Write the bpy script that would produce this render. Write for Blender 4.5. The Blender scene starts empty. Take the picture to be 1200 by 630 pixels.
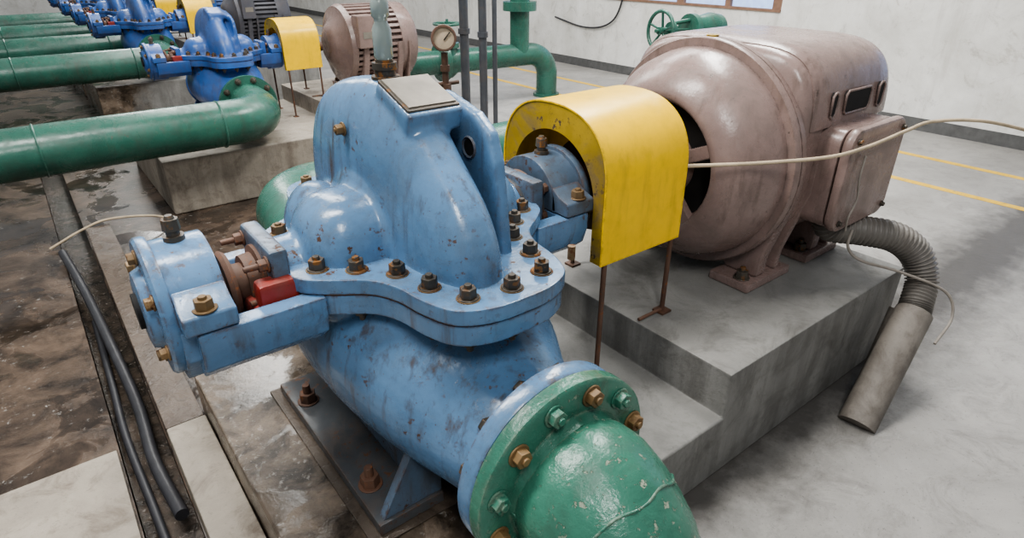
import bpy, bmesh, math
from mathutils import Matrix, Vector, noise
S=1.7
scene=bpy.context.scene
XF=Matrix.Identity(4)
AY,AZ=.9,.554
try: scene.view_settings.look='AgX - Medium High Contrast'
except Exception as e: print(e)
# ------------------------------------------------------------ materials
def nt(name):
    m=bpy.data.materials.new(name); m.use_nodes=True
    t=m.node_tree; b=t.nodes['Principled BSDF']
    g=t.nodes.new('ShaderNodeNewGeometry')
    return m,t,b,g.outputs['Position']
def noi(t,pos,scale,detail=6,rough=.6,dist=0,vs=None):
    n=t.nodes.new('ShaderNodeTexNoise'); n.inputs['Scale'].default_value=scale
    n.inputs['Detail'].default_value=detail; n.inputs['Roughness'].default_value=rough
    n.inputs['Distortion'].default_value=dist
    if vs:
        v=t.nodes.new('ShaderNodeVectorMath'); v.operation='MULTIPLY'; v.inputs[1].default_value=vs
        t.links.new(pos,v.inputs[0]); pos=v.outputs[0]
    t.links.new(pos,n.inputs['Vector']); return n.outputs[0]
def ramp(t,src,a,b,ca=(0,0,0,1),cb=(1,1,1,1)):
    r=t.nodes.new('ShaderNodeValToRGB'); r.color_ramp.elements[0].position=a; r.color_ramp.elements[1].position=b
    r.color_ramp.elements[0].color=ca; r.color_ramp.elements[1].color=cb
    t.links.new(src,r.inputs[0]); return r.outputs[0]
def mix(t,f,a,b):
    m=t.nodes.new('ShaderNodeMix'); m.data_type='RGBA'
    if isinstance(f,(int,float)): m.inputs[0].default_value=f
    else: t.links.new(f,m.inputs[0])
    for i,v in ((6,a),(7,b)):
        if isinstance(v,tuple): m.inputs[i].default_value=(v[0],v[1],v[2],1)
        else: t.links.new(v,m.inputs[i])
    return m.outputs[2]
def bump(t,b,src,st,dist=.01):
    n=t.nodes.new('ShaderNodeBump'); n.inputs['Distance'].default_value=dist
    if isinstance(st,(int,float)): n.inputs['Strength'].default_value=st
    else: t.links.new(st,n.inputs['Strength'])
    t.links.new(src,n.inputs['Height']); t.links.new(n.outputs[0],b.inputs['Normal'])
def mth(t,op,a,b=None):
    m=t.nodes.new('ShaderNodeMath'); m.operation=op
    for i,v in ((0,a),(1,b)):
        if v is None: continue
        if isinstance(v,(int,float)): m.inputs[i].default_value=v
        else: t.links.new(v,m.inputs[i])
    return m.outputs[0]
def mrange(t,src,a,b):
    m=t.nodes.new('ShaderNodeMapRange'); m.inputs[1].default_value=a; m.inputs[2].default_value=b; t.links.new(src,m.inputs[0]); return m.outputs[0]
def sc(c,k): return tuple(min(1,x*k) for x in c)
def edge(t,rad):
    bv=t.nodes.new('ShaderNodeBevel'); bv.samples=4; bv.inputs['Radius'].default_value=rad
    g=t.nodes.new('ShaderNodeNewGeometry'); d=t.nodes.new('ShaderNodeVectorMath'); d.operation='DOT_PRODUCT'
    t.links.new(bv.outputs[0],d.inputs[0]); t.links.new(g.outputs['Normal'],d.inputs[1])
    return mrange(t,d.outputs['Value'],.985,.90)
def paint(name,c,rough=.3,chip=.66,rust=(.09,.05,.03),var=.25,metal=0,bs=.25,dirt=.45,grime=(.12,.09,.07),streak=0,pits=.5,cs=38,ew=0):
    m,t,b,p=nt(name)
    n1=ramp(t,noi(t,p,3.2,5,.6),.35,.68)
    col=mix(t,n1,sc(c,1-var),sc(c,1+var))
    n2=ramp(t,noi(t,p,16,6,.7,.4),.45,.7); col=mix(t,mth(t,'MULTIPLY',n2,.3),col,sc(c,.62))
    nd=ramp(t,noi(t,p,7,8,.74,.6),.49,.72)
    col=mix(t,mth(t,'MULTIPLY',nd,dirt),col,grime)
    if streak:
        st=ramp(t,noi(t,p,24,6,.68,0,(1,1,.11)),.51,.68); sm=ramp(t,noi(t,p,2.6,3),.36,.55)
        col=mix(t,mth(t,'MULTIPLY',mth(t,'MULTIPLY',st,sm),streak),col,(.075,.052,.038))
    nc=ramp(t,noi(t,p,cs,6,.70),chip,chip+.02)
    nm=ramp(t,noi(t,p,4.3,4,.6),.42,.58)
    f=mth(t,'MULTIPLY',nc,nm)
    if pits:
        f2=ramp(t,noi(t,p,120,2,.5),.70,.72); f=mth(t,'MAXIMUM',f,mth(t,'MULTIPLY',f2,pits))
    if ew:
        e=edge(t,.014); en=ramp(t,noi(t,p,26,6,.75),.47,.55)
        f=mth(t,'MAXIMUM',f,mth(t,'MULTIPLY',mth(t,'MULTIPLY',e,en),ew))
    col=mix(t,f,col,rust)
    t.links.new(col,b.inputs['Base Color'])
    r=mth(t,'ADD',mth(t,'MULTIPLY',nd,.28),rough); r2=mth(t,'ADD',r,mth(t,'MULTIPLY',f,.3))
    t.links.new(r2,b.inputs['Roughness']); b.inputs['Metallic'].default_value=metal
    bump(t,b,mth(t,'SUBTRACT',noi(t,p,20,6,.6),mth(t,'MULTIPLY',f,.5)),bs,.006)
    return m
def plain(name,c,rough=.5,metal=0,em=0):
    m,t,b,p=nt(name)
    col=mix(t,ramp(t,noi(t,p,14,4),.35,.7),sc(c,.8),sc(c,1.15))
    t.links.new(col,b.inputs['Base Color']); b.inputs['Roughness'].default_value=rough; b.inputs['Metallic'].default_value=metal
    if em: b.inputs['Emission Color'].default_value=(*c,1); b.inputs['Emission Strength'].default_value=em
    return m
def concrete(name,c,dark,rough=.7,scale=2.5,wet=0,stain=False):
    m,t,b,p=nt(name)
    a=ramp(t,noi(t,p,scale,8,.65,.3),.32,.68)
    col=mix(t,a,sc(c,.74),sc(c,1.14))
    d=ramp(t,noi(t,p,scale*1.7,10,.75,.8),.49,.67)
    col=mix(t,mth(t,'MULTIPLY',d,.72),col,dark)
    s=ramp(t,noi(t,p,60,3,.7),.62,.7)
    col=mix(t,mth(t,'MULTIPLY',s,.35),col,sc(c,.4))
    g=t.nodes.new('ShaderNodeNewGeometry'); sn=t.nodes.new('ShaderNodeSeparateXYZ'); t.links.new(g.outputs['Normal'],sn.inputs[0])
    side=mrange(t,sn.outputs[2],.8,.2)
    st=ramp(t,noi(t,p,9,6,.7,0,(1,1,.14)),.42,.66)
    col=mix(t,mth(t,'MULTIPLY',mth(t,'MULTIPLY',side,st),.6),col,sc(dark,.9))
    rg=rough; bst=.4
    if stain:
        sp=t.nodes.new('ShaderNodeSeparateXYZ'); t.links.new(p,sp.inputs[0])
        x=mth(t,'ADD',sp.outputs[0],mth(t,'MULTIPLY',mth(t,'SUBTRACT',noi(t,p,4,6,.7),.5),1.1))
        mk_=mrange(t,x,.72*S,.50*S)
        dirt=mix(t,ramp(t,noi(t,p,6,8,.7,.5),.40,.64),(.032,.023,.016),(.21,.16,.118))
        w=mth(t,'MULTIPLY',ramp(t,noi(t,p,30,7,.82),.57,.61),ramp(t,noi(t,p,5,3),.46,.52)); dirt=mix(t,mth(t,'MULTIPLY',w,.5),dirt,(.42,.40,.37))  # pale specks are wet reflections painted into the stain colour
        col=mix(t,mk_,col,dirt)
        pud=mth(t,'MULTIPLY',ramp(t,noi(t,p,3.6,4,.6,.5),.50,.56),mk_)
        col=mix(t,mth(t,'MULTIPLY',pud,.45),col,(.03,.025,.02))
        rg=mth(t,'SUBTRACT',mth(t,'SUBTRACT',rough,mth(t,'MULTIPLY',mk_,.28)),mth(t,'MULTIPLY',pud,.22))
        bst=mth(t,'SUBTRACT',.4,mth(t,'MULTIPLY',pud,.32))
    t.links.new(col,b.inputs['Base Color'])
    if wet:
        w=ramp(t,noi(t,p,6,4),.45,.6); t.links.new(mth(t,'SUBTRACT',rough,mth(t,'MULTIPLY',w,wet)),b.inputs['Roughness'])
    elif stain: t.links.new(rg,b.inputs['Roughness'])
    else: b.inputs['Roughness'].default_value=rough
    bump(t,b,noi(t,p,35,8,.7),bst,.012)
    return m
M={}
M['blue']=paint('blue_paint',(.105,.205,.345),.20,.605,(.085,.044,.026),.20,dirt=.42,grime=(.095,.095,.09),streak=.8,pits=.65,ew=1)
M['bluegrey']=paint('soiled_blue_paint',(.09,.13,.185),.32,.585,(.08,.042,.028),.3,dirt=.8,grime=(.075,.065,.055),streak=.8,ew=1)
M['blue_bg']=paint('bright_blue_paint',(.042,.12,.35),.3,.64,dirt=.5,streak=.5)
M['green']=paint('green_paint',(.043,.155,.108),.24,.60,(.22,.25,.19),.28,bs=.8,dirt=.55,grime=(.04,.07,.052),pits=.4,streak=.4,ew=.6)
M['green_bg']=paint('green_pipe_paint',(.035,.122,.09),.27,.64,(.08,.08,.06),.25,dirt=.5,grime=(.04,.055,.045),streak=.4)
M['motor']=paint('mauve_paint',(.240,.172,.155),.26,.65,(.075,.055,.045),.15,dirt=.5,grime=(.12,.095,.082),streak=.5,pits=.35,ew=.6)
M['darkmotor']=paint('charcoal_paint',(.085,.085,.10),.4,.72)
M['yellow']=paint('yellow_paint',(.90,.56,.004),.30,.70,(.22,.13,.025),.05,dirt=.14,bs=.07,streak=.22,pits=0,ew=.7)
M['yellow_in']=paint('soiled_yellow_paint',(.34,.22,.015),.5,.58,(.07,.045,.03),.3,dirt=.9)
M['rust']=paint('rusty_steel',(.11,.058,.038),.6,.58,(.22,.085,.035),.5)
M['red']=paint('red_oxide_paint',(.25,.028,.02),.45,.58,(.08,.04,.03),.3)
M['bolt']=paint('bolt_steel',(.08,.07,.058),.40,.54,(.24,.11,.035),.5,metal=.4)
M['brass']=paint('rusty_ochre_nut',(.19,.12,.055),.5,.54,(.11,.048,.02),.5,metal=.2)
M['dark']=plain('shade_black',(.008,.007,.007),.8)  # near-black for painted shade in openings; also needle and shaft end
M['rubber']=plain('black_rubber',(.035,.035,.04),.45)
M['steelpost']=paint('dark_grey_paint',(.06,.065,.075),.35,.7)
M['steelfoot']=paint('oily_dark_paint',(.075,.08,.085),.28,.57,(.11,.055,.03),.3,dirt=.8,ew=.9)
M['plate']=plain('nameplate_metal',(.27,.245,.21),.4,.4)
M['conduit']=paint('grey_plastic',(.18,.165,.148),.45,.70)
M['duct']=concrete('dusty_duct_paint',(.21,.188,.165),(.085,.07,.058),.6,4)
M['cord']=plain('tan_cord',(.46,.37,.26),.7)
M['wire']=plain('grey_wire',(.27,.24,.21),.6)
M['conc']=concrete('plinth_concrete',(.225,.22,.208),(.085,.08,.073),.6,stain=True)
M['conc_l']=concrete('pale_concrete',(.30,.265,.22),(.11,.083,.062),.65,4)
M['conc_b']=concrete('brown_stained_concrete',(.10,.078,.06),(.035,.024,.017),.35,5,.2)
M['wetplate']=concrete('wet_rusty_plate',(.10,.075,.058),(.03,.022,.017),.36,7,.28)
M['frame']=plain('brown_window_frame',(.22,.13,.09),.5)
M['pane']=plain('window_glass_sky',(.36,.50,.80),.2,0,.9)
M['line']=paint('yellow_line_paint',(.74,.46,.03),.5,.58,(.3,.27,.19),.1,dirt=.3)
M['base']=plain('grey_skirting',(.10,.10,.10),.6)
M['face']=plain('gauge_face',(.42,.34,.25),.3)
def glassmat():
    m,t,b,p=nt('clear_glass'); b.inputs['Base Color'].default_value=(.30,.36,.35,1); b.inputs['Roughness'].default_value=.10
    b.inputs['Transmission Weight'].default_value=.35; b.inputs['IOR'].default_value=1.45; return m
M['glass']=glassmat()
def wetgravel():
    m,t,b,p=nt('wet_silt')
    n=noi(t,p,9,9,.75,.6)
    col=mix(t,ramp(t,n,.38,.66),(.010,.008,.006),(.08,.06,.045))
    s=ramp(t,noi(t,p,40,6,.8),.60,.63); col=mix(t,mth(t,'MULTIPLY',s,.5),col,(.34,.31,.28))
    t.links.new(col,b.inputs['Base Color']); b.inputs['Roughness'].default_value=.18
    bump(t,b,noi(t,p,30,8,.75),.4,.02); return m
M['gravel']=wetgravel()
def floormat():
    m,t,b,p=nt('floor_concrete')
    sp=t.nodes.new('ShaderNodeSeparateXYZ'); t.links.new(p,sp.inputs[0])
    n=noi(t,p,1.6,9,.68,.4)
    col=mix(t,ramp(t,n,.33,.67),(.24,.23,.215),(.375,.36,.34))
    s=ramp(t,noi(t,p,5,10,.82,1.2),.50,.68); col=mix(t,mth(t,'MULTIPLY',s,.6),col,(.14,.13,.12))
    pale=ramp(t,noi(t,p,9,10,.85,2.0),.59,.67); col=mix(t,mth(t,'MULTIPLY',pale,.4),col,(.52,.51,.49))
    sp2=ramp(t,noi(t,p,80,3,.7),.63,.67); col=mix(t,mth(t,'MULTIPLY',sp2,.5),col,(.07,.07,.07))
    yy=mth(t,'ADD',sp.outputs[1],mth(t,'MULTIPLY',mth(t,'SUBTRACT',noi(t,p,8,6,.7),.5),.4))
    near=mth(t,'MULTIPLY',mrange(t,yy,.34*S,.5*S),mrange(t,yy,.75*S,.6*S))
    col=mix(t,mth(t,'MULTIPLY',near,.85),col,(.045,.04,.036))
    xw=mth(t,'ADD',sp.outputs[0],mth(t,'MULTIPLY',noi(t,p,2,3),.8))
    mm=mth(t,'MULTIPLY',mrange(t,xw,1.3*S+.4,.8*S+.4),mrange(t,sp.outputs[1],.9*S,1.1*S))
    dirt=mix(t,ramp(t,noi(t,p,4,8,.74,.5),.38,.66),(.018,.012,.009),(.125,.088,.064))
    w=ramp(t,noi(t,p,24,8,.84),.585,.61); w2=ramp(t,noi(t,p,3.5,3),.48,.56)
    dirt=mix(t,mth(t,'MULTIPLY',mth(t,'MULTIPLY',w,w2),.75),dirt,(.42,.41,.39))
    pud=mth(t,'MULTIPLY',ramp(t,noi(t,p,2.6,4,.6,.6),.52,.57),mm)
    dirt=mix(t,mth(t,'MULTIPLY',pud,.6),dirt,(.016,.013,.011))
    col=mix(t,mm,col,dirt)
    t.links.new(col,b.inputs['Base Color'])
    r=mth(t,'SUBTRACT',mth(t,'SUBTRACT',.46,mth(t,'MULTIPLY',mm,.16)),mth(t,'MULTIPLY',pud,.20)); t.links.new(r,b.inputs['Roughness'])
    bump(t,b,noi(t,p,30,8,.7),mth(t,'SUBTRACT',.3,mth(t,'MULTIPLY',pud,.24)),.012); return m
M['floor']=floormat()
def wallmat():
    m,t,b,p=nt('stained_plaster')
    col=mix(t,ramp(t,noi(t,p,1.2,9,.7,.6),.35,.65),(.56,.55,.52),(.76,.755,.735))
    s=ramp(t,noi(t,p,3,10,.8,1.5),.54,.66); col=mix(t,mth(t,'MULTIPLY',s,.55),col,(.30,.275,.24))
    st=ramp(t,noi(t,p,5,6,.7,0,(1,1,.12)),.54,.70); col=mix(t,mth(t,'MULTIPLY',st,.35),col,(.33,.30,.265))
    t.links.new(col,b.inputs['Base Color']); b.inputs['Roughness'].default_value=.8
    bump(t,b,noi(t,p,12,8),.25,.012); return m
M['wall']=wallmat()
# ------------------------------------------------------------ mesh helpers
def mk(name,bm,mat,parent=None,bevel=0,seg=2,ang=38,wn=True):
    bmesh.ops.remove_doubles(bm,verts=bm.verts,dist=1e-6)
    bmesh.ops.recalc_face_normals(bm,faces=bm.faces)
    if bevel:
        es=[e for e in bm.edges if len(e.link_faces)==2 and e.calc_face_angle(0)>math.radians(32)]
        bmesh.ops.bevel(bm,geom=es,offset=bevel,segments=seg,affect='EDGES',clamp_overlap=True,profile=.5)
    bm.transform(XF)
    for f in bm.faces: f.smooth=True
    for e in bm.edges:
        if len(e.link_faces)==2 and e.calc_face_angle(0)>math.radians(ang): e.smooth=False
    me=bpy.data.meshes.new(name); bm.to_mesh(me); bm.free()
    me.materials.append(M[mat] if isinstance(mat,str) else mat)
    o=bpy.data.objects.new(name,me); scene.collection.objects.link(o)
    if parent: o.parent=parent
    if bevel and wn:
        w=o.modifiers.new('wn','WEIGHTED_NORMAL'); w.keep_sharp=True
    return o
def empty(name):
    e=bpy.data.objects.new(name,None); e.empty_display_size=.2; scene.collection.objects.link(e); return e
def addbox(bm,x0,x1,y0,y1,z0,z1,rot=None):
    m=Matrix.Translation(((x0+x1)/2,(y0+y1)/2,(z0+z1)/2))
    if rot is not None: m=m@rot
    m=m@Matrix.Diagonal((x1-x0,y1-y0,z1-z0,1))
    bmesh.ops.create_cube(bm,size=1,matrix=m)
def box(name,x0,x1,y0,y1,z0,z1,mat,parent=None,bevel=.003,rot=None,seg=2):
    bm=bmesh.new(); addbox(bm,x0,x1,y0,y1,z0,z1,rot); return mk(name,bm,mat,parent,bevel,seg)
def frame(p0,p1):
    d=Vector(p1)-Vector(p0); L=d.length; q=d.to_track_quat('Z','Y').to_matrix().to_4x4()
    return q,L
def addcyl(bm,p0,p1,r0,r1=None,seg=24):
    if r1 is None: r1=r0
    q,L=frame(p0,p1); mid=(Vector(p0)+Vector(p1))/2
    bmesh.ops.create_cone(bm,cap_ends=True,segments=seg,radius1=r0,radius2=r1,depth=L,matrix=Matrix.Translation(mid)@q)
def cyl(name,p0,p1,r0,mat,parent=None,r1=None,seg=32,bevel=0):
    bm=bmesh.new(); addcyl(bm,p0,p1,r0,r1,seg); return mk(name,bm,mat,parent,bevel)
def lathe_bm(bm,org,axis,prof,seg=64,a0=0,a1=2*math.pi,up=(0,0,1),cap=True):
    ax=Vector(axis).normalized(); u=Vector(up); u=(u-ax*u.dot(ax))
    if u.length<1e-4: u=Vector((1,0,0))
    u.normalize(); w=ax.cross(u)
    full=abs(a1-a0-2*math.pi)<1e-6; n=seg if full else seg+1
    rings=[]
    for (t,r) in prof:
        ring=[]
        for i in range(n):
            a=a0+(a1-a0)*i/seg
            ring.append(bm.verts.new(Vector(org)+ax*t+(u*math.cos(a)+w*math.sin(a))*max(r,1e-5)))
        rings.append(ring)
    for j in range(len(rings)-1):
        for i in range(n if full else n-1):
            k=(i+1)%n
            bm.faces.new((rings[j][i],rings[j][k],rings[j+1][k],rings[j+1][i]))
    if cap and full:
        for rg in (rings[0],rings[-1]):
            try: bm.faces.new(rg)
            except: pass
def lathe(name,org,axis,prof,mat,parent=None,seg=64,**k):
    bm=bmesh.new(); lathe_bm(bm,org,axis,prof,seg,**k); return mk(name,bm,mat,parent,0,ang=45)
def catmull(pts,n=8,closed=False):
    P=[Vector(p) for p in pts]; out=[]; L=len(P)
    rng=L if closed else L-1
    for i in range(rng):
        if closed: a,b,c,d=P[i-1],P[i],P[(i+1)%L],P[(i+2)%L]
        else:
            b,c=P[i],P[i+1]; a=P[i-1] if i>0 else b*2-c; d=P[i+2] if i+2<L else c*2-b
        for k in range(n):
            t=k/n
            out.append(.5*((2*b)+(c-a)*t+(2*a-5*b+4*c-d)*t*t+(3*b-a-3*c+d)*t**3))
    if not closed: out.append(P[-1])
    return out
def sweep_bm(bm,pts,rf,seg=16):
    P=[Vector(p) for p in pts]; n=len(P); rings=[]; prev=None
    for i in range(n):
        tan=(P[min(i+1,n-1)]-P[max(i-1,0)]).normalized()
        if prev is None:
            u=Vector((0,0,1)) if abs(tan.z)<.9 else Vector((1,0,0))
        else: u=prev
        u=(u-tan*u.dot(tan)).normalized(); prev=u; w=tan.cross(u)
        r=rf(i/(n-1)) if callable(rf) else rf
        rings.append([bm.verts.new(P[i]+(u*math.cos(2*math.pi*k/seg)+w*math.sin(2*math.pi*k/seg))*r) for k in range(seg)])
    for j in range(n-1):
        for k in range(seg):
            l=(k+1)%seg; bm.faces.new((rings[j][k],rings[j][l],rings[j+1][l],rings[j+1][k]))
    bm.faces.new(rings[0]); bm.faces.new(rings[-1])
def sweep(name,pts,rf,mat,parent=None,seg=16,n=8,cm=True,ang=50):
    bm=bmesh.new(); sweep_bm(bm,catmull(pts,n) if cm else pts,rf,seg); return mk(name,bm,mat,parent,0,ang=ang)
def elbow(c0,c1,c2,R,n=14):
    a,b,c=Vector(c0),Vector(c1),Vector(c2); d1=(a-b).normalized(); d2=(c-b).normalized()
    half=math.acos(max(-1,min(1,d1.dot(d2))))/2; L=R/math.tan(half)
    ctr=b+(d1+d2).normalized()*(R/math.sin(half)); s=b+d1*L-ctr; e=b+d2*L-ctr; out=[a]
    W=math.acos(max(-1,min(1,s.normalized().dot(e.normalized()))))
    for i in range(n+1):
        t=i/n; out.append(ctr+(s*math.sin((1-t)*W)+e*math.sin(t*W))/math.sin(W))
    out.append(c); return out
def prism_bm(bm,poly,o,u,v,w,t0,t1):
    o,u,v,w=Vector(o),Vector(u),Vector(v),Vector(w)
    A=[bm.verts.new(o+u*a+v*b+w*t0) for a,b in poly]; B=[bm.verts.new(o+u*a+v*b+w*t1) for a,b in poly]
    bm.faces.new(A); bm.faces.new(B[::-1]); n=len(poly)
    for i in range(n): bm.faces.new((A[i],A[(i+1)%n],B[(i+1)%n],B[i]))
def prism(name,poly,o,u,v,w,t0,t1,mat,parent=None,bevel=.002):
    bm=bmesh.new(); prism_bm(bm,poly,o,u,v,w,t0,t1); return mk(name,bm,mat,parent,bevel)
def addbolt(bm,p,n,r=.0125,h=.014,stud=.010,rot=0,washer=True):
    p=Vector(p); n=Vector(n).normalized()
    if washer: addcyl(bm,p,p+n*.003,r*1.25,r*1.25,16)
    q,_=frame(p,p+n); m=Matrix.Translation(p+n*(h/2+.002))@q@Matrix.Rotation(rot,4,'Z')
    bmesh.ops.create_cone(bm,cap_ends=True,segments=6,radius1=r,radius2=r*.97,depth=h,matrix=m)
    if stud: addcyl(bm,p,p+n*(h+stud),r*.5,r*.45,10)
def bolts(name,lst,mat,parent,**k):
    bm=bmesh.new()
    for i,(p,n) in enumerate(lst): addbolt(bm,p,n,rot=i*.7,**k)
    return mk(name,bm,mat,parent,.0008,seg=1)
# ------------------------------------------------------------ PUMP
CX=.463
def flange_outline(k=1.0):
    h=[(0,-.335),(.055,-.33),(.098,-.305),(.118,-.255),(.128,-.2),(.15,-.158),(.19,-.128),(.226,-.095),(.243,-.045)]
    q1=h; q2=[(x,-y) for x,y in h[::-1]]; q3=[(-x,-y) for x,y in h[1:]]; q4=[(-x,y) for x,y in h[::-1][:-1]]
    pts=q1+[(.246,0)]+q2+q3+[(-.246,0)]+q4
    c=catmull([(x,y,0) for x,y in pts],4,True)
    return [(p.x*k,p.y*k) for p in c]
FR=.155
def build_pump(mat,vox=.0040,detail=True,name='centrifugal_pump'):
    E=empty(name)
    mat2='bluegrey' if detail else mat
    bm=bmesh.new()
    def vol(hw,Rf,n,x0=CX):
        NA,NB=72,28; rings=[]
        for i in range(NA):
            th=2*math.pi*i/NA; R=Rf(th); ring=[]
            for j in range(NB+1):
                ph=math.pi*j/NB; c=math.cos(ph); s=math.sin(ph)
                x=hw*math.copysign(abs(c)**(2/n),c); r=max(1e-4,R*abs(s)**(2/n))
                ring.append(bm.verts.new((x0+x,AY-r*math.cos(th),AZ+r*math.sin(th))))
            rings.append(ring)
        for i in range(NA):
            a=rings[i]; b=rings[(i+1)%NA]
            for j in range(NB): bm.faces.new((a[j],b[j],b[j+1],a[j+1]))
    def R1(th):
        s=math.sin(th); d=math.degrees(th)
        R=.270+.010*math.cos(th)+.034*math.exp(-((d-140)/28)**2)-.022*math.exp(-((d-46)/20)**2)
        return R if s>=0 else R-.07*min(1,-s*2)
    vol(.068,R1,2.8,CX-.020)
    vol(.092,lambda th:.172,3.0,CX-.010)
    vol(.140,lambda th:.120,2.6)
    bmesh.ops.remove_doubles(bm,verts=bm.verts,dist=1e-4)
    for sx in (-1,1):
        nu,nv=40,24; cx,cy,cz=CX+sx*.114,AY-.016,AZ+.0; rx,ry,rz=.084,.092,.112; rr=[]
        for j in range(nv+1):
            v=-math.pi/2+math.pi*j/nv; row=[]
            for i in range(nu):
                u=2*math.pi*i/nu; e=.70
                cv=abs(math.cos(v))**e; sv=math.copysign(abs(math.sin(v))**e,math.sin(v))
                cu=math.copysign(abs(math.cos(u))**e,math.cos(u)); su=math.copysign(abs(math.sin(u))**e,math.sin(u))
                row.append(bm.verts.new((cx+rx*cv*cu,cy+ry*cv*su,cz+rz*sv)))
            rr.append(row)
        for j in range(nv):
            for i in range(nu): bm.faces.new((rr[j][i],rr[j][(i+1)%nu],rr[j+1][(i+1)%nu],rr[j+1][i]))
        bmesh.ops.create_uvsphere(bm,u_segments=32,v_segments=20,radius=1,matrix=Matrix.Translation((CX+sx*.115,AY+.10,AZ+.01))@Matrix.Diagonal((.06,.08,.085,1)))
        addcyl(bm,(CX+sx*.15,AY,AZ),(CX+sx*.238,AY,AZ),.058,.054,32)
    prism_bm(bm,flange_outline(.97),(CX,AY,AZ),(1,0,0),(0,1,0),(0,0,1),-.026,.018)
    secs=[(-.385,-.222,.116,.116),(-.34,-.222,.120,.120),(-.28,-.216,.137,.13),(-.21,-.19,.17,.15),(-.11,-.165,.198,.17),(0,-.16,.205,.175)]
    secs=secs+[(-a,b,c,d) for a,b,c,d in secs[::-1][1:]]
    ss=catmull([Vector((a,b,c)) for a,b,c,d in secs],5); sd=catmull([Vector((a,d,0)) for a,b,c,d in secs],5)
    rings=[]
    for p,q in zip(ss,sd):
        rings.append([bm.verts.new((CX+p.z*math.cos(2*math.pi*k/48),AY+p.x,AZ+p.y+q.y*math.sin(2*math.pi*k/48))) for k in range(48)])
    for j in range(len(rings)-1):
        for k in range(48): bm.faces.new((rings[j][k],rings[j][(k+1)%48],rings[j+1][(k+1)%48],rings[j+1][k]))
    bm.faces.new(rings[0]); bm.faces.new(rings[-1])
    LX0,LX1=.052,.074
    for sy in ((1,-1) if detail else (1,)):
        poly=[(-.005,.232),(-.05,.252),(-.14,.232),(-.178,.208),(-.192,.17),(-.212,.015),(-.10,.015),(-.06,.12),(.01,.16)]
        prism_bm(bm,[(a*sy,b) for a,b in poly],(CX,AY,AZ),(0,1,0),(0,0,1),(1,0,0),LX0,LX1)
        poly=[(-.005,.225),(-.04,.240),(-.07,.236),(-.05,.16),(.0,.16)]
        prism_bm(bm,[(a*sy,b) for a,b in poly],(CX,AY,AZ),(0,1,0),(0,0,1),(1,0,0),-.02,LX1)
    th=math.radians(71)
    addbox(bm,CX-.055,CX+.038,AY-.270*math.cos(th)-.05,AY-.270*math.cos(th)+.05,AZ+.258*math.sin(th)-.02,AZ+.270*math.sin(th)+.005,Matrix.Rotation(math.radians(90)-th,4,'X'))
    o=mk('casing',bm,mat,E,0,ang=180)
    k=XF.to_scale()[0]
    r=o.modifiers.new('rm','REMESH'); r.mode='VOXEL'; r.voxel_size=vox*k; r.use_smooth_shade=True
    s=o.modifiers.new('sm','SMOOTH'); s.factor=.5; s.iterations=6 if detail else 3
    for sy in ((1,-1) if detail else (1,)):
        hy,hz=AY-.128*sy,AZ+.178
        cyl('lug_hole_shade_disc',(CX+LX0-.001,hy,hz),(CX+LX1+.001,hy,hz),.0135,'dark',E)  # solid black disc, its colour standing in for the shade of a hole
        bm=bmesh.new(); lathe_bm(bm,(CX+LX0-.0005,hy,hz),(1,0,0),[(0,.0125),(-.0025,.016),(.001,.0185)],24,cap=False); mk('lug_hole_lip',bm,mat2,E)
    fo=flange_outline()
    prism('split_flange_upper',fo,(CX,AY,AZ),(1,0,0),(0,1,0),(0,0,1),.0015,.026,mat,E,.003)
    prism('split_flange_lower',flange_outline(.985),(CX,AY,AZ),(1,0,0),(0,1,0),(0,0,1),-.034,-.0015,mat,E,.003)
    prism('gasket',flange_outline(.980),(CX,AY,AZ),(1,0,0),(0,1,0),(0,0,1),-.0016,.0016,'rust',E,0)
    half=[(.255,.877),(.2695,.819),(.315,.782),(.3566,.734),(.372,.669),(.398,.611),(.463,.598)]
    pts=[]
    for x,y in half:
        for sx in (0,1):
            for sy in (0,1):
                X=x if not sx else 2*CX-x; Y=y if not sy else 1.8-y
                if (X,Y) not in pts: pts.append((X,Y))
    up=[((x,y,AZ+.026),(0,0,1)) for x,y in pts]
    bolts('split_flange_bolts',up[::2],'bolt',E,stud=.007,h=.015); bolts('split_flange_nuts',up[1::2],'brass',E,stud=.005,h=.015)
    bm=bmesh.new()
    for p,n in up: addcyl(bm,Vector(p)-Vector((0,0,.001)),Vector(p)+Vector((0,0,.0012)),.0175,.017,20)
    mk('rust_ringed_spot_faces',bm,'brass',E)
    bolts('lower_nuts',[((p[0],p[1],AZ-.034),(0,0,-1)) for p,n in up],'bolt',E,stud=.012,h=.013)
    bolts('jacking_screw',[((CX-.04,AY-.262,AZ+.026),(0,0,1))],'brass',E,r=.008,h=.010,stud=0)
    for sy in (-1,1):
        y0=AY+sy*.375
        bm=bmesh.new(); lathe_bm(bm,(CX,y0,AZ-.222),(0,sy,0),[(0,.09),(0,FR-.006),(.003,FR-.002),(.026,FR-.002),(.030,FR-.005),(.030,.09)],96); mk('nozzle_flange',bm,mat,E)
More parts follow.
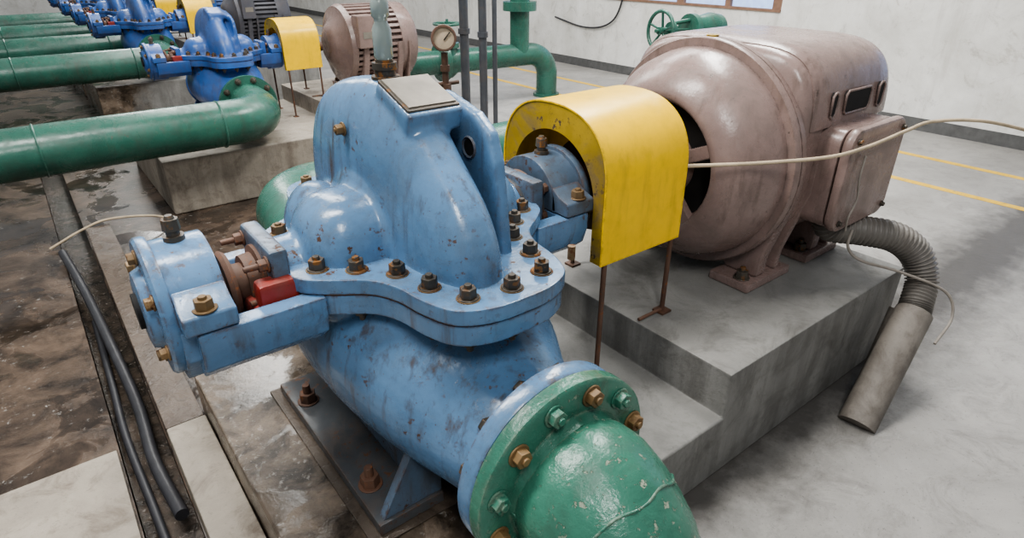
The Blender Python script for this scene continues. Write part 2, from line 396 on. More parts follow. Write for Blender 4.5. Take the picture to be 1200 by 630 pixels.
    for sx in (-1,1):
        X=lambda d: CX+sx*d
        mb=mat if sx<0 else mat2
        Lb=.375 if sx<0 else .325
        poly=[(-.122,0),(-.122,-.03),(-.112,-.062),(-.085,-.085),(.085,-.085),(.112,-.062),(.122,-.03),(.122,0),(.09,0),(.078,-.03),(.05,-.055),(-.05,-.055),(-.078,-.03),(-.09,0)]
        prism('bearing_bracket',poly,(CX,AY,AZ),(0,1,0),(0,0,1),(sx,0,0),.20,Lb,mat,E,.003)
        b0=Lb-.055; b1=Lb+.018
        prism('bearing_lower_housing',[(-.1,0),(-.095,-.05),(-.06,-.095),(0,-.11),(.06,-.095),(.095,-.05),(.1,0)],(CX,AY,AZ),(0,1,0),(0,0,1),(sx,0,0),b0,b1,mat,E,.003)
        cap=[(math.cos(a)*.088,math.sin(a)*.088+.004) for a in [math.pi*i/20 for i in range(21)]]
        prism('bearing_cap',[(.088,0.0015)]+cap+[(-.088,.0015)],(CX,AY,AZ),(0,1,0),(0,0,1),(sx,0,0),b0,b1,mb,E,.004)
        for q in (-1,1):
            prism('cap_ear',[(q*.075,.0015),(q*.122,.0015),(q*.122,.028),(q*.095,.036),(q*.075,.05)],(CX,AY,AZ),(0,1,0),(0,0,1),(sx,0,0),b0,b1-.004,mb,E,.004)
        bolts('cap_bolts',[((X((b0+b1)/2),AY+q*.108,AZ+.030),(0,0,1)) for q in (-1,1)],'brass',E,r=.013,h=.014,stud=.006)
        bm=bmesh.new(); lathe_bm(bm,(X(b1-.004),AY,AZ),(sx,0,0),[(0,.09),(0,.098),(.004,.1),(.014,.1),(.018,.096),(.018,.06),(.030,.055),(.032,.045),(.032,0.001)]); mk('bearing_end_cover',bm,mb,E,ang=40)
        bolts('end_cover_bolts',[((X(b1+.014),AY+.078*math.cos(a),AZ+.078*math.sin(a)),(sx,0,0)) for a in [math.pi/6+math.pi/3*i for i in range(6)]],'brass',E,r=.009,h=.009,stud=0)
        cyl('shaft_end',(X(b1+.02),AY,AZ),(X(b1+.034),AY,AZ),.026,'dark',E)
        bm=bmesh.new(); xx=X((b0+b1)/2)
        addcyl(bm,(xx,AY,AZ+.088),(xx,AY,AZ+.098),.014); addcyl(bm,(xx,AY,AZ+.098),(xx,AY,AZ+.106),.009); addcyl(bm,(xx,AY,AZ+.106),(xx,AY,AZ+.122),.012,.011,8); addcyl(bm,(xx,AY,AZ+.122),(xx,AY,AZ+.127),.007,.005)
        mk('grease_cup',bm,'bolt',E)
        cyl('shaft_sleeve',(X(.22),AY,AZ),(X(b0+.01),AY,AZ),.03 if sx<0 else .056,'rust' if sx<0 else 'steelfoot',E)
        lathe('water_slinger',(X(b0-.022),AY,AZ),(sx,0,0),[(0,.03),(0,.050),(.006,.054),(.012,.050),(.012,.03)] if sx<0 else [(0,.05),(0,.064),(.006,.068),(.012,.064),(.012,.05)],'rust',E)
        lathe('gland_follower',(X(.245),AY,AZ),(sx,0,0),[(0,.03),(0,.052),(.016,.052),(.018,.042),(.035,.040),(.035,.03)],'rust',E)
        gx0,gx1=sorted((X(.228),X(.256)))
        box('gland_plate',gx0,gx1,AY-.070,AY+.070,AZ-.050,AZ+.066,mat2,E,.006)
        bolts('gland_bolts',[((X(.256),AY+q*.058,AZ+z),(sx,0,0)) for q in (-1,1) for z in (.045,-.01)],'rust',E,r=.010,h=.012,stud=.022)
        xa,xb=sorted((X(.212),X(.29)))
        if sx<0:
            box('red_packing_box',xa,xb,AY-.082,AY+.080,AZ-.060,AZ-.012,'red',E,.008)
            box('red_packing_cheek',xa+.008,xb-.012,AY-.086,AY-.052,AZ-.04,AZ+.026,'red',E,.008)
    for sx in (-1,1):
        xa,xb=sorted((CX+sx*.21,CX+sx*.09))
        box('foot_plate',xa,xb,AY-.23,AY+.23,.162,.185,'steelfoot',E,.003)
        for yy in ((-.215,) if detail else (-.2,.2)):
            px=.2*sx; qx=.09*sx
            prism('foot_rib',[(px,.185),(qx,.185),(qx,.34),(px-sx*.085,.34)],(CX,AY+yy,0),(1,0,0),(0,0,1),(0,1,0),-.009,.009,mat2,E,.002)
        xa,xb=sorted((CX+sx*.125,CX+sx*.105))
        box('foot_web',xa,xb,AY-.21,AY+.18,.185,.36,mat2,E,.003)
        bolts('anchor_bolts',[((CX+sx*.182,AY+q,.185),(0,0,1)) for q in (-.14,.14)],'rust',E,r=.017,h=.02,stud=.02)
    if detail:
        th=math.radians(71); R=.278
        c=Vector((.454,AY-R*math.cos(th),AZ+R*math.sin(th)))
        rot=Matrix.Rotation(math.radians(90)-th,4,'X')
        box('nameplate_backing',c.x-.043,c.x+.043,c.y-.046,c.y+.046,c.z-.005,c.z+.001,'bolt',E,.002,rot)
        c2=c+Vector((0,-math.cos(th),math.sin(th)))*.002
        box('nameplate',c2.x-.039,c2.x+.039,c2.y-.041,c2.y+.041,c2.z-.0015,c2.z+.0015,'plate',E,.001,rot)
        bolts('vent_plug',[((CX-.080,AY+.03,AZ+.195),(-1,0,0))],'brass',E,r=.009,h=.012,stud=.004)
        x,y=CX-.014,AY+.0; z=AZ+.264
        lathe('vent_collar',(x,y,z),(0,0,1),[(0,.022),(.010,.022),(.010,.016),(.02,.016),(.02,.019),(.03,.019),(.03,.014),(.034,.014)],'bolt',E,24)
        lathe('sight_glass',(x,y,z+.032),(0,0,1),[(0,.011),(.006,.0145),(.045,.0145),(.055,.010),(.060,.010),(.064,.0135),(.082,.0135),(.088,.010),(.092,.005)],'glass',E,24)
        lathe('sight_glass_cap',(x,y,z+.123),(0,0,1),[(0,.006),(.002,.012),(.016,.012),(.018,.006)],'bolt',E,24)
        cyl('air_cock',(CX+.128,AY-.285,AZ+.026),(CX+.128,AY-.285,AZ+.048),.006,'brass',E)
    return E

def build_guard(name='coupling_guard'):
    E=empty(name)
    def arch(r,zb,n=48,zc=AZ+.045,h=None,e=2.45):
        return [(-r,zb)]+[(-r*math.copysign(abs(math.cos(math.pi*i/n))**(2/e),math.cos(math.pi*i/n)),zc+h*abs(math.sin(math.pi*i/n))**(2/e)) for i in range(n+1)]+[(r,zb)]
    zb=.448; ht=.143
    o=arch(.156,zb,h=ht); i=arch(.153,zb,h=ht-.003)
    prism('guard_shell',o+i[::-1],(0,AY,0),(0,1,0),(0,0,1),(1,0,0),.795,1.032,'yellow',E,0)
    i2=[(-.124,zb)]+[(-.124*math.cos(math.pi*k/48),AZ+.01+.124*math.sin(math.pi*k/48)) for k in range(49)]+[(.124,zb)]
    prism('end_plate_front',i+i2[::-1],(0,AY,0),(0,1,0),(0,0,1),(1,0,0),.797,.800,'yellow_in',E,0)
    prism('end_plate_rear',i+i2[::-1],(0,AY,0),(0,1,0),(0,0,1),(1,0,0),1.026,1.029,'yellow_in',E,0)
    bm=bmesh.new()
    for y in (AY-.150,AY+.150):
        addcyl(bm,(.812,y,.50),(.812,y,.158),.0055,seg=10)
        addcyl(bm,(1.014,y,.50),(1.014,y,.265),.0055,seg=10)
        addbox(bm,1.0,1.03,y-.015,y+.015,.265,.27); addbox(bm,.797,.827,y-.015,y+.015,.158,.163)
    addcyl(bm,(1.014,AY-.150,.272),(.936,AY-.150,.272),.004,seg=8)
    mk('support_legs',bm,'rust',E)
    bm=bmesh.new()
    lathe_bm(bm,(.85,AY,AZ),(1,0,0),[(0,.03),(0,.06),(.045,.06),(.045,.1),(.075,.1),(.075,.105),(.078,.105),(.078,.1),(.11,.1),(.11,.06),(.15,.06),(.15,.03)])
    addcyl(bm,(.825,AY,AZ),(1.10,AY,AZ),.03)
    mk('shaft_coupling',bm,'rust',E)
    return E

def build_motor(mat,fins=False,name='electric_motor'):
    E=empty(name)
    o=(0,AY,AZ)
    if not fins:
        lathe('drive_end_bell',o,(1,0,0),[(1.175,.135),(1.13,.147),(1.12,.154),(1.117,.160),(1.119,.170),(1.132,.192),(1.16,.220),(1.205,.242),(1.252,.252),(1.252,.270),(1.256,.273),(1.272,.273),(1.2725,.269),(1.2745,.269),(1.275,.273),(1.291,.273),(1.295,.268),(1.295,.2)],mat,E,96,cap=False)
        cyl('bell_shade_disc',(1.165,AY,AZ),(1.172,AY,AZ),.15,'dark',E,seg=48)  # black disc painting the shade inside the bell opening
        lathe('bearing_boss',o,(1,0,0),[(1.11,.03),(1.112,.065),(1.12,.07),(1.165,.078)],mat,E,40,cap=False)
        bm=bmesh.new()
        for k in range(5):
            a=math.radians(66+72*k)
            c=Vector((1.133,AY-math.sin(a)*.108,AZ+math.cos(a)*.108))
            m=Matrix.Translation(c)@Matrix.Rotation(a,4,'X')@Matrix.Diagonal((.022,.030,.095,1))
            bmesh.ops.create_cube(bm,size=1,matrix=m)
        mk('bell_spokes',bm,mat,E,.004)
        poly=[]
        for i in range(64):
            a=2*math.pi*i/64; c,s=math.cos(a),math.sin(a)
            n=4.6 if s>0 else 2.6
            poly.append((.250*math.copysign(abs(c)**(2/n),c),(.262 if s>0 else .235)*math.copysign(abs(s)**(2/n),s)))
        bm=bmesh.new(); rings=[]
        for (x,k) in ((1.29,.93),(1.305,.985),(1.33,1.0),(1.60,1.0),(1.64,.985),(1.665,.95),(1.68,.88)):
            rings.append([bm.verts.new((x,AY+a*k,AZ+b*k)) for a,b in poly])
        for j in range(len(rings)-1):
            for i in range(64): bm.faces.new((rings[j][i],rings[j][(i+1)%64],rings[j+1][(i+1)%64],rings[j+1][i]))
        bm.faces.new(rings[0]); bm.faces.new(rings[-1]); mk('hooded_frame',bm,mat,E,ang=50)
        bm=bmesh.new(); rings=[]
        top=[(a,b) for a,b in poly if b>.06]
        top.sort(key=lambda q: math.atan2(q[1],q[0]))
        for (x,k) in ((1.318,1.0),(1.33,1.022),(1.36,1.03),(1.60,1.03),(1.645,1.015),(1.672,.985),(1.688,.94)):
            rings.append([bm.verts.new((x,AY+a*k,AZ+b*k)) for a,b in top])
        for j in range(len(rings)-1):
            for i in range(len(top)-1): bm.faces.new((rings[j][i],rings[j][i+1],rings[j+1][i+1],rings[j+1][i]))
        bm.faces.new(rings[-1])
        bm.faces.new(rings[0]); mk('hood_cover',bm,mat,E,ang=50)
        lathe('rear_bell',o,(1,0,0),[(1.66,.21),(1.70,.205),(1.74,.17),(1.75,.08),(1.75,.001)],mat,E,64)
        for sy in (-1,1):
            for (x,w,h) in ((1.385,.022,.055),(1.49,.115,.05),(1.60,.026,.055)):
                yy=AY+sy*.2565; zz=AZ+.145
                pl=[(-w/2,-h/2+.008),(-w/2+.008,-h/2),(w/2-.008,-h/2),(w/2,-h/2+.008),(w/2,h/2-.008),(w/2-.008,h/2),(-w/2+.008,h/2),(-w/2,h/2-.008)]
                prism('hood_vent_shade',pl,(x,yy,zz),(1,0,0),(0,0,1),(0,sy,0),-.03,.0015,'dark',E,0)  # black plate on the hood, shade of an open slot put into colour
                bm=bmesh.new(); sweep_bm(bm,[Vector((x+a,yy+sy*.001,zz+b)) for a,b in pl+pl[:1]],.003,8); mk('hood_vent_rim',bm,mat,E,ang=180)
        cyl('lifting_eye_base',(1.275,AY,AZ+.27),(1.275,AY,AZ+.276),.014,'yellow_in',E)
    else:
        lathe('drive_end_bell',o,(1,0,0),[(1.14,.03),(1.14,.09),(1.16,.13),(1.20,.17),(1.215,.24),(1.25,.255),(1.255,.2)],mat,E,48)
        poly=[]; N=40
        for i in range(N):
            a=2*math.pi*i/N; d=2*math.pi/N
            for k,r in ((0,.222),(.5,.222),(.5,.252),(1,.252)):
                aa=a+d*k*.98; poly.append((math.cos(aa)*r,math.sin(aa)*r))
        prism('finned_frame',poly,o,(0,1,0),(0,0,1),(1,0,0),1.25,1.58,mat,E,0)
        lathe('fan_cowl',o,(1,0,0),[(1.575,.2),(1.575,.255),(1.68,.25),(1.71,.22),(1.71,.001)],mat,E,48)
        box('side_terminal_cover',1.24,1.36,AY-.30,AY-.2,AZ+.0,AZ+.20,mat,E,.01)
        box('motor_nameplate',1.27,1.34,AY-.302,AY-.299,AZ+.06,AZ+.1,'plate',E,0)
    def rr(x0,x1,z0,z1,c):
        pts=[]
        for cx,cz,a0 in ((x1-c,z0+c,-90),(x1-c,z1-c,0),(x0+c,z1-c,90),(x0+c,z0+c,180)):
            for k in range(6):
                a=math.radians(a0+k*18); pts.append((cx+c*math.cos(a),cz+c*math.sin(a)))
        return pts
    if not fins:
        prism('terminal_box',rr(1.365,1.615,.425,.655,.035),(0,0,0),(1,0,0),(0,0,1),(0,1,0),.60,.68,mat,E,.004)
        prism('terminal_box_lid',rr(1.360,1.620,.420,.660,.038),(0,0,0),(1,0,0),(0,0,1),(0,1,0),.572,.597,mat,E,.009)
        bolts('lid_screws',[((x,.572,z),(0,-1,0)) for x in (1.385,1.595) for z in (.445,.635)],'bolt',E,r=.006,h=.006,stud=0)
    for sy in (-1,1):
        for x0,x1 in ((1.235,1.42),(1.50,1.66)):
            xm=(x0+x1)/2
            ya,yb=sorted((AY+sy*.115,AY+sy*.225))
            box('foot_pad',x0,x1,ya,yb,.2655,.288,mat,E,.004)
            poly=[(sy*.213,.288),(sy*.12,.288),(sy*.10,.36),(sy*.16,.50),(sy*.262,.58),(sy*.262,.50),(sy*.238,.42),(sy*.216,.34)]
            prism('foot_web',poly,(0,AY,0),(0,1,0),(0,0,1),(1,0,0),xm-.045,xm-.003,mat,E,.009)
            prism('foot_web_rear',poly,(0,AY,0),(0,1,0),(0,0,1),(1,0,0),xm+.035,xm+.055,mat,E,.005)
            bolts('foot_bolts',[((x0+.025,AY+sy*.19,.288),(0,0,1))],'bolt',E,r=.016,h=.018,stud=.012)
    return E
# ================================================================ MAIN UNIT
build_pump('blue'); build_guard(); build_motor('motor')
bm=bmesh.new()
prism_bm(bm,[(.12,0),(.12,.158),(.933,.158),(.933,.265),(1.69,.265),(1.69,0)],(0,0,0),(1,0,0),(0,0,1),(0,1,0),.506,1.32)
mk('concrete_plinth',bm,'conc',None,.006)
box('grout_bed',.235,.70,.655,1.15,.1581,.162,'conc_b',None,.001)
# discharge pipe: flange, short spool, elbow turning down to floor
E=empty('discharge_pipe')
fc=(CX,AY-.405,AZ-.222)
lathe('pipe_flange',fc,(0,-1,0),[(.001,.09),(.001,FR-.005),(.005,FR),(.026,FR),(.030,FR-.005),(.030,.106),(.045,.101),(.06,.099)],'green',E,96,cap=False)
pts=elbow((CX,fc[1]-.045,fc[2]),(CX,.345,fc[2]-.005),(CX,.335,0),.125,18)
bm=bmesh.new(); sweep_bm(bm,pts[:1]+[Vector(pts[0]).lerp(pts[1],.5)]+pts[1:-1]+[pts[-2].lerp(pts[-1],k/10) for k in range(1,11)],lambda t:.097+.014*min(1,t*6),72)
for v in bm.verts:
    n=noise.noise(v.co*9)+.5*noise.noise(v.co*23)+.35*noise.noise(Vector((v.co.x*12,v.co.y*60,v.co.z*60)))
    v.co+=Vector((v.co.x-CX,v.co.y-.42,v.co.z-.2)).normalized()*n*.0024
mk('elbow_run',bm,'green',E,ang=70)
for i in (1,8):
    p=pts[i]; tn=(pts[i+1]-pts[i-1]).normalized()
    bm=bmesh.new(); u=Vector((1,0,0)); w_=tn.cross(u); R=.1105 if i>1 else .1035
    ring=[p+(u*math.cos(2*math.pi*k/60)+w_*math.sin(2*math.pi*k/60))*(R+.0008*math.sin(k*2.3))+tn*.003*math.sin(k*.9) for k in range(61)]
    sweep_bm(bm,ring,.0022,8); mk('weld_bead',bm,'green',E,ang=180)
bl=[]
BR=FR-.024
for i in range(12):
    a=2*math.pi*(i+.5)/12
    bl.append(((CX+BR*math.cos(a),fc[1]-.030,fc[2]+BR*math.sin(a)),(0,-1,0)))
bolts('flange_nuts',bl[::2],'brass',E,r=.0135,h=.012,stud=.006)
bolts('flange_nuts_painted',bl[1::2],'green',E,r=.0135,h=.012,stud=.006)
bolts('flange_bolt_heads',[((p[0],AY-.375,p[2]),(0,1,0)) for p,n in bl],'bolt',E,r=.013,h=.012,stud=0)
bm=bmesh.new(); addcyl(bm,(CX,.335,0),(CX,.335,.02),.155,.155,40); mk('floor_flange',bm,'green',E)
# suction pipe (far side)
E=empty('suction_pipe')
fc=(CX,AY+.406,AZ-.222)
lathe('pipe_flange',fc,(0,1,0),[(.001,.09),(.001,.155),(.006,.160),(.026,.160),(.030,.155),(.030,.112)],'green_bg',E,64,cap=False)
p1=elbow(fc,(CX+.06,1.78,fc[2]),(1.5,1.83,fc[2]),.14)
p2=elbow((1.5,1.83,fc[2]),(2.0,1.83,fc[2]),(2.0,1.83,0),.17)
sweep('pipe_run',p1[:-1]+p2,.100,'green_bg',E,32,cm=False)
# pressure gauge
E=empty('pressure_gauge')
gx,gy=1.134,1.83
bm=bmesh.new(); addcyl(bm,(gx,gy,.434),(gx,gy,.70),.011); addcyl(bm,(gx,gy,.56),(gx,gy,.60),.018,seg=6); addcyl(bm,(gx,gy,.64),(gx,gy,.66),.016); addcyl(bm,(gx-.04,gy,.60),(gx+.05,gy,.60),.007)
mk('gauge_riser',bm,'rust',E)
gd=Vector((-.5,-.8,.1)).normalized(); gc=Vector((gx,gy,.745))
lathe('gauge_case',gc,gd,[(-.02,.001),(-.02,.034),(-.015,.040),(.014,.040),(.018,.042),(.022,.040),(.022,.034)],'rust',E,32,cap=False)
lathe('gauge_dial',gc,gd,[(.012,.036),(.013,.001)],'face',E,32)
cyl('gauge_needle',gc+gd*.016+Vector((0,0,-.006)),gc+gd*.016+Vector((.018,-.01,.018)),.0018,'dark',E)
# ---------------------------------------------------------------- wiring, conduit
sweep('power_cord',[(1.034,.755,.604),(1.151,.658,.612),(1.259,.570,.626),(1.40,.556,.627),(1.568,.553,.634),(1.66,.535,.645),(1.78,.47,.64),(1.95,.40,.60)],.0042,'cord',None,8)
sweep('earth_wire',[(1.44,.56,.42),(1.43,.555,.38),(1.46,.53,.345),(1.55,.47,.31),(1.64,.39,.26),(1.645,.36,.20),(1.56,.355,.16)],.0035,'wire',None,8)
sweep('terminal_wire',[(1.42,.566,.60),(1.405,.560,.55),(1.42,.56,.50),(1.40,.56,.46),(1.41,.563,.425)],.0025,'wire',None,8)
E=empty('flexible_conduit')
cp=catmull([(1.47,.635,.422),(1.48,.625,.395),(1.54,.575,.385),(1.60,.52,.37),(1.635,.475,.33),(1.635,.445,.27),(1.60,.43,.225),(1.585,.425,.205)],26)
sweep('corrugated_hose',cp,lambda t:.034+.0045*math.sin(t*2*math.pi*46),'conduit',E,20,cm=False,ang=180)
bm=bmesh.new(); addcyl(bm,(1.336,.394,0.0),(1.585,.424,.205),.042,.042,28)
mk('rigid_conduit',bm,'duct',E)
bm=bmesh.new(); addcyl(bm,(1.50,.44,0),(1.60,.45,.19),.034,.034,24); mk('branch_conduit',bm,'duct',E)
# ---------------------------------------------------------------- background units
def unit(y,mpump,mmotor,fins=True,k=.8):
    global XF
    XF=Matrix.Translation((.8-.46*k,y-.9*k,.105))@Matrix.Scale(k,4)
    build_pump(mpump,.010,False); build_guard(); build_motor(mmotor,fins)
    XF=Matrix.Identity(4)
    E=empty('discharge_pipe'); c=Vector((.8+.003*k,y-.406*k,.105+(AZ-.222)*k))
    lathe('pipe_flange',c,(0,-1,0),[(0,.07),(0,.128),(.022,.128),(.022,.09)],'green_bg',E,40,cap=False)
    pts=elbow(c,(c.x,c.y-.27,c.z-.01),(-2.6,c.y-.27,c.z-.02),.15)
    sweep('pipe_run',pts,.092,'green_bg',E,28,cm=False)
    for xx in (.60,-.02):
        bm=bmesh.new(); lathe_bm(bm,(xx,c.y-.27,c.z-.012),(1,0,0),[(0,.09),(0,.095),(.004,.097),(.008,.095),(.008,.09)],32,cap=False); mk('pipe_weld_band',bm,'green_bg',E)
    bolts('flange_nuts',[((c.x+.11*math.cos(a),c.y-.022,c.z+.11*math.sin(a)),(0,-1,0)) for a in [math.pi/5*i for i in range(10)]],'bolt',E,r=.011,h=.012,stud=.008)
    bm=bmesh.new(); addbox(bm,-.75,-.65,c.y-.33,c.y-.21,0,c.z-.105); mk('pipe_saddle',bm,'conc',E,.004)
    bm=bmesh.new()
    prism_bm(bm,[(.36,0),(.36,.231),(1.178,.231),(1.178,.317),(1.82,.317),(1.82,0)],(0,0,0),(1,0,0),(0,0,1),(0,1,0),y-.55,y+.35)
    mk('concrete_plinth',bm,'conc_l' if y<4 else 'conc',None,.008)
unit(3.35,'blue_bg','motor')
unit(5.3,'blue_bg','darkmotor')
unit(6.35,'blue_bg','blue_bg')
unit(7.4,'blue_bg','blue_bg')
unit(8.6,'blue_bg','darkmotor')
# ---------------------------------------------------------------- background pipework
E=empty('header_pipe')
p=elbow((2.05,3.82,.317),(3.2,3.70,.317),(3.2,3.70,0),.16)
sweep('pipe_run',p,.079,'green_bg',E,28,cm=False)
lathe('floor_collar',(3.2,3.70,0),(0,0,1),[(0,.1),(.02,.1),(.02,.08)],'green_bg',E,28)
cyl('vertical_riser',(2.95,3.72,.317),(2.95,3.72,2.4),.07,'green_bg',E)
lathe('riser_flange',(2.95,3.72,.62),(0,0,1),[(0,.07),(0,.12),(.03,.12),(.035,.12),(.06,.12),(.06,.07)],'green_bg',E,28,cap=False)
lathe('branch_flange',(2.30,3.794,.317),(1,-.1,0),[(0,.08),(0,.125),(.05,.125),(.05,.08)],'green_bg',E,28,cap=False)
bm=bmesh.new(); addcyl(bm,(2.05,3.82,.317),(2.05,3.82,0),.06); mk('pipe_leg',bm,'green_bg',E)
def handwheel(name,c,ax,R,mat,stem,up=(0,0,1)):
    E=empty(name); c=Vector(c); ax=Vector(ax).normalized(); u=Vector(up); u=(u-ax*u.dot(ax)).normalized(); w=ax.cross(u)
    bm=bmesh.new(); ring=[c+(u*math.cos(2*math.pi*i/32)+w*math.sin(2*math.pi*i/32))*R for i in range(33)]
    sweep_bm(bm,ring,R*.10,10)
    for i in range(5):
        a=2*math.pi*i/5; d=u*math.cos(a)+w*math.sin(a); addcyl(bm,c+ax*R*.15,c+d*R,R*.07,seg=8)
    addcyl(bm,c-ax*R*.15,c+ax*R*.3,R*.2)
    mk('wheel',bm,mat,E,ang=60)
    bm=bmesh.new(); addcyl(bm,c-ax*.03,c+ax*stem,R*.10,seg=12)
    for s in (-1,1): addcyl(bm,c+ax*stem*.35+u*R*.35*s,c+ax*stem+u*R*.5*s,R*.12,seg=8)
    addcyl(bm,c+ax*stem*.33,c+ax*stem*.42,R*.45); addcyl(bm,c+ax*stem,c+ax*(stem+.03),R*.85)
    mk('yoke_and_stem',bm,mat,E)
    bm=bmesh.new(); cc=c+ax*(stem+.13); lathe_bm(bm,c+ax*(stem+.03),ax,[(0,R*.7),(.04,R*.75),(.10,R*.9),(.16,R*.8),(.2,R*.3),(.2,.001)],28)
    mk('valve_body',bm,mat,E)
    return E,cc
E,cc=handwheel('gate_valve',(2.40,1.98,.670),(1,-.15,-.03),.085,'green_bg',.17)
bm=bmesh.new(); addcyl(bm,(cc.x,cc.y,0),(cc.x,cc.y,.62),.07); addcyl(bm,(cc.x,cc.y,.60),(cc.x,cc.y,.625),.10); addcyl(bm,(cc.x,cc.y,.55),(cc.x,cc.y,.575),.10); mk('valve_riser_pipe',bm,'green_bg',E)
E,cc=handwheel('gate_valve',(2.38,3.79,.56),(0,0,-1),.09,'green_bg',.12,up=(1,0,0))
for x,y,r in ((2.21,3.33,.028),(2.20,3.12,.024),(2.22,3.03,.014)):
    E=empty('support_post')
    bm=bmesh.new(); addcyl(bm,(x,y,0),(x,y,2.4),r,seg=20); mk('post',bm,'steelpost',E)
    bm=bmesh.new(); addbox(bm,x-r*2,x+r*2,y-r*1.4,y+r*1.4,0,.01)
    if r>.02: addcyl(bm,(x,y,.55),(x,y,.58),r*1.3)
    mk('base_plate',bm,'steelpost',E)
sweep('wall_cable',[(4.33,4.9,.42),(4.33,4.5,.36),(4.33,4.2,.40),(4.33,4.05,.55),(4.33,4.0,.9),(4.33,4.0,1.6)],.008,'rubber',None,8)
# ---------------------------------------------------------------- trench, hoses, kerbs
box('trench_kerb',.037,.1185,.45,1.28,.0,.075,'conc_l',None,.005)
box('trench_cover_plate',.037,.117,1.30,2.70,.03,.06,'wetplate',None,.003)
box('trench_edge_slab',-.75,-.062,.2,1.36,.0,.012,'conc_l',None,.003)
sweep('drain_hose',[(-.055,2.58,.03),(-.03,2.3,.0),(-.01,1.9,.0),(.004,1.55,-.015),(-.002,1.3,-.01),(.012,1.09,.0)],.0135,'rubber',None,12)
sweep('drain_hose',[(-.028,2.1,-.035),(-.035,1.7,-.033),(-.04,1.45,-.033),(-.03,1.15,-.033),(-.02,.8,-.034)],.009,'rubber',None,12)
sweep('wire_rod',[(-.09,2.70,.01),(.03,2.71,.055),(.12,2.715,.072),(.26,2.72,.05),(.34,2.73,.01)],.005,'cord',None,8)
# ---------------------------------------------------------------- room
bm=bmesh.new()
addbox(bm,.035,4.35,-2.5,13,-.12,0); addbox(bm,-4.5,-.058,-2.5,13,-.12,0)
addbox(bm,-.058,.035,-2.5,.2,-.12,0); addbox(bm,-.058,.035,4.5,13,-.12,0)
mk('floor',bm,'floor',None)
bm=bmesh.new(); addbox(bm,-.058,.035,.2,4.5,-.12,-.045)
mk('drain_trench_bed',bm,'gravel',None)
for x in (3.29,3.77):
    box('floor_marking',x-.022,x+.022,-2.4,12.9,.0,.0015,'line',None,0)
bm=bmesh.new(); WX=4.35
addbox(bm,WX,WX+.12,-2.5,13,0,.612); addbox(bm,WX,WX+.12,-2.5,13,1.55,2.6)
wins=[(2.54,4.3),(5.3,7.0),(8.0,9.7),(-.6,1.1)]
ys=sorted([-2.5,13]+[v for w in wins for v in w])
for i in range(0,len(ys)-1,2): addbox(bm,WX,WX+.12,ys[i],ys[i+1],.612,1.55)
mk('wall_right',bm,'wall',None)
for k,(a,b) in enumerate(wins):
    E=empty('window_%d'%(k+1)); bm=bmesh.new()
    addbox(bm,WX-.01,WX+.06,a,b,.612,.630); addbox(bm,WX,WX+.06,a,b,1.51,1.55); addbox(bm,WX,WX+.06,a,b,1.08,1.11)
    n=4
    for i in range(n+1):
        y=a+(b-a)*i/n; w=.035 if i in (0,n,2) else .022
        yy=min(max(y,a+w),b-w); addbox(bm,WX,WX+.06,yy-w,yy+w,.63,1.51)
    mk('window_frame',bm,'frame',E)
    bm=bmesh.new(); addbox(bm,WX+.03,WX+.036,a,b,.63,1.51); mk('window_panes',bm,'pane',E)
box('baseboard_right',WX-.006,WX,-2.5,12.98,0,.075,'base',None,0)
box('wall_back',-4.5,4.47,13,13.12,0,2.6,'wall',None,0)
box('baseboard_back',-4.5,4.34,12.99,13,0,.075,'base',None,0)
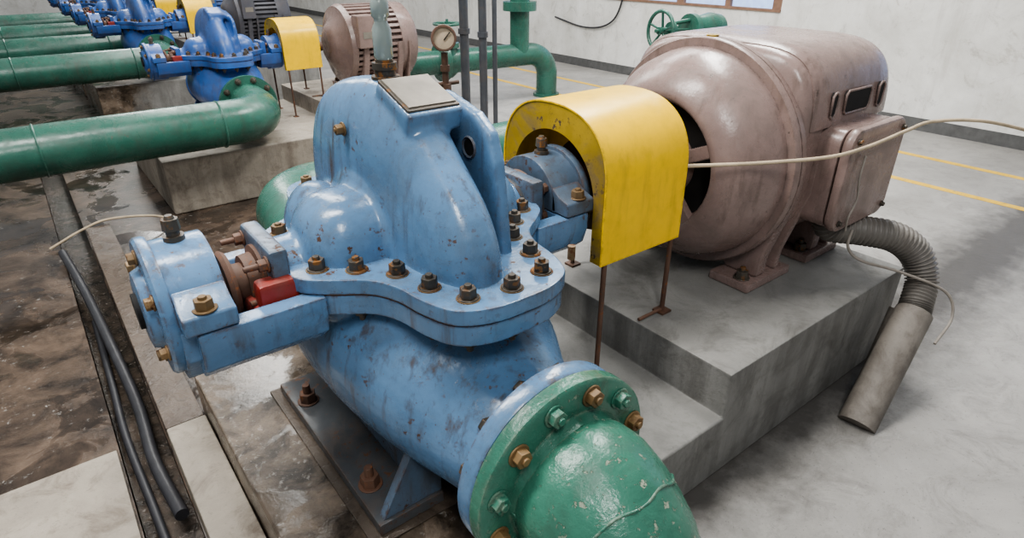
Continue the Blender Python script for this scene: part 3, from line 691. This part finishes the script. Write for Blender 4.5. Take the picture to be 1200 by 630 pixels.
# ---------------------------------------------------------------- lights
def area(name,loc,size,power,tgt=None,col=(1,1,1),sy=None):
    l=bpy.data.lights.new(name,'AREA'); l.energy=power; l.color=col; l.shape='RECTANGLE'; l.size=size*S; l.size_y=(sy or size)*S
    o=bpy.data.objects.new(name,l); o.location=Vector(loc); scene.collection.objects.link(o)
    if tgt: o.rotation_euler=(Vector(tgt)-Vector(loc)).to_track_quat('-Z','Y').to_euler()
    return o
area('added_highlight_light',(-.2,1.5,2.7),.35,230,(.5,1.0,.4),(1,.98,.94),1.5)
area('added_highlight_light',(2.2,1.5,2.7),.35,210,(1.8,1.1,.4),(1,.99,.95),1.5)
area('added_highlight_light',(-.3,-.7,2.6),.30,95,(.6,.8,.4),(1,.99,.97),.8)  # unseen lamp added behind the camera for front highlights
area('added_highlight_light',(1.2,4.5,2.7),.8,250,(1.2,4.5,0),(1,.99,.95),3.0)
area('added_highlight_light',(1.2,8.5,2.7),.8,290,(1.2,8.5,0),(1,.99,.95),3.0)
area('added_highlight_light',(3.3,3.0,2.7),.6,250,(4.1,3.0,0),(1,.99,.97),3.0)
w=bpy.data.worlds.new('World'); scene.world=w; w.use_nodes=True
w.node_tree.nodes['Background'].inputs[0].default_value=(.93,.97,1,1); w.node_tree.nodes['Background'].inputs[1].default_value=.42
# ---------------------------------------------------------------- camera
cam=bpy.data.cameras.new('camera'); co=bpy.data.objects.new('camera',cam); scene.collection.objects.link(co)
cam.sensor_width=36; cam.lens=723/1200*36; cam.clip_start=.02; cam.clip_end=200
co.location=(0,0,1)
co.rotation_euler=Vector((.6122*.8887,.7907*.8887,-.4587)).to_track_quat('-Z','Y').to_euler()
scene.camera=co
# ---------------------------------------------------------------- scale everything to metres, set sensible origins
for o in list(scene.objects):
    if o.type=='MESH':
        o.data.transform(Matrix.Scale(S,4))
        for m in o.modifiers:
            if m.type=='REMESH': m.voxel_size*=S
    else: o.location=o.location*S
def bb(os):
    lo=Vector((1e9,)*3); hi=Vector((-1e9,)*3)
    for o in os:
        for v in o.data.vertices:
            for i in range(3): lo[i]=min(lo[i],v.co[i]); hi[i]=max(hi[i],v.co[i])
    return lo,hi
for o in list(scene.objects):
    if o.parent: continue
    if o.type=='EMPTY':
        ch=[c for c in scene.objects if c.parent==o]
        lo,hi=bb(ch); c=Vector(((lo.x+hi.x)/2,(lo.y+hi.y)/2,lo.z)); o.location=c
        for k in ch: k.data.transform(Matrix.Translation(-c))
    elif o.type=='MESH':
        lo,hi=bb([o]); c=Vector(((lo.x+hi.x)/2,(lo.y+hi.y)/2,lo.z)); o.data.transform(Matrix.Translation(-c)); o.location=c
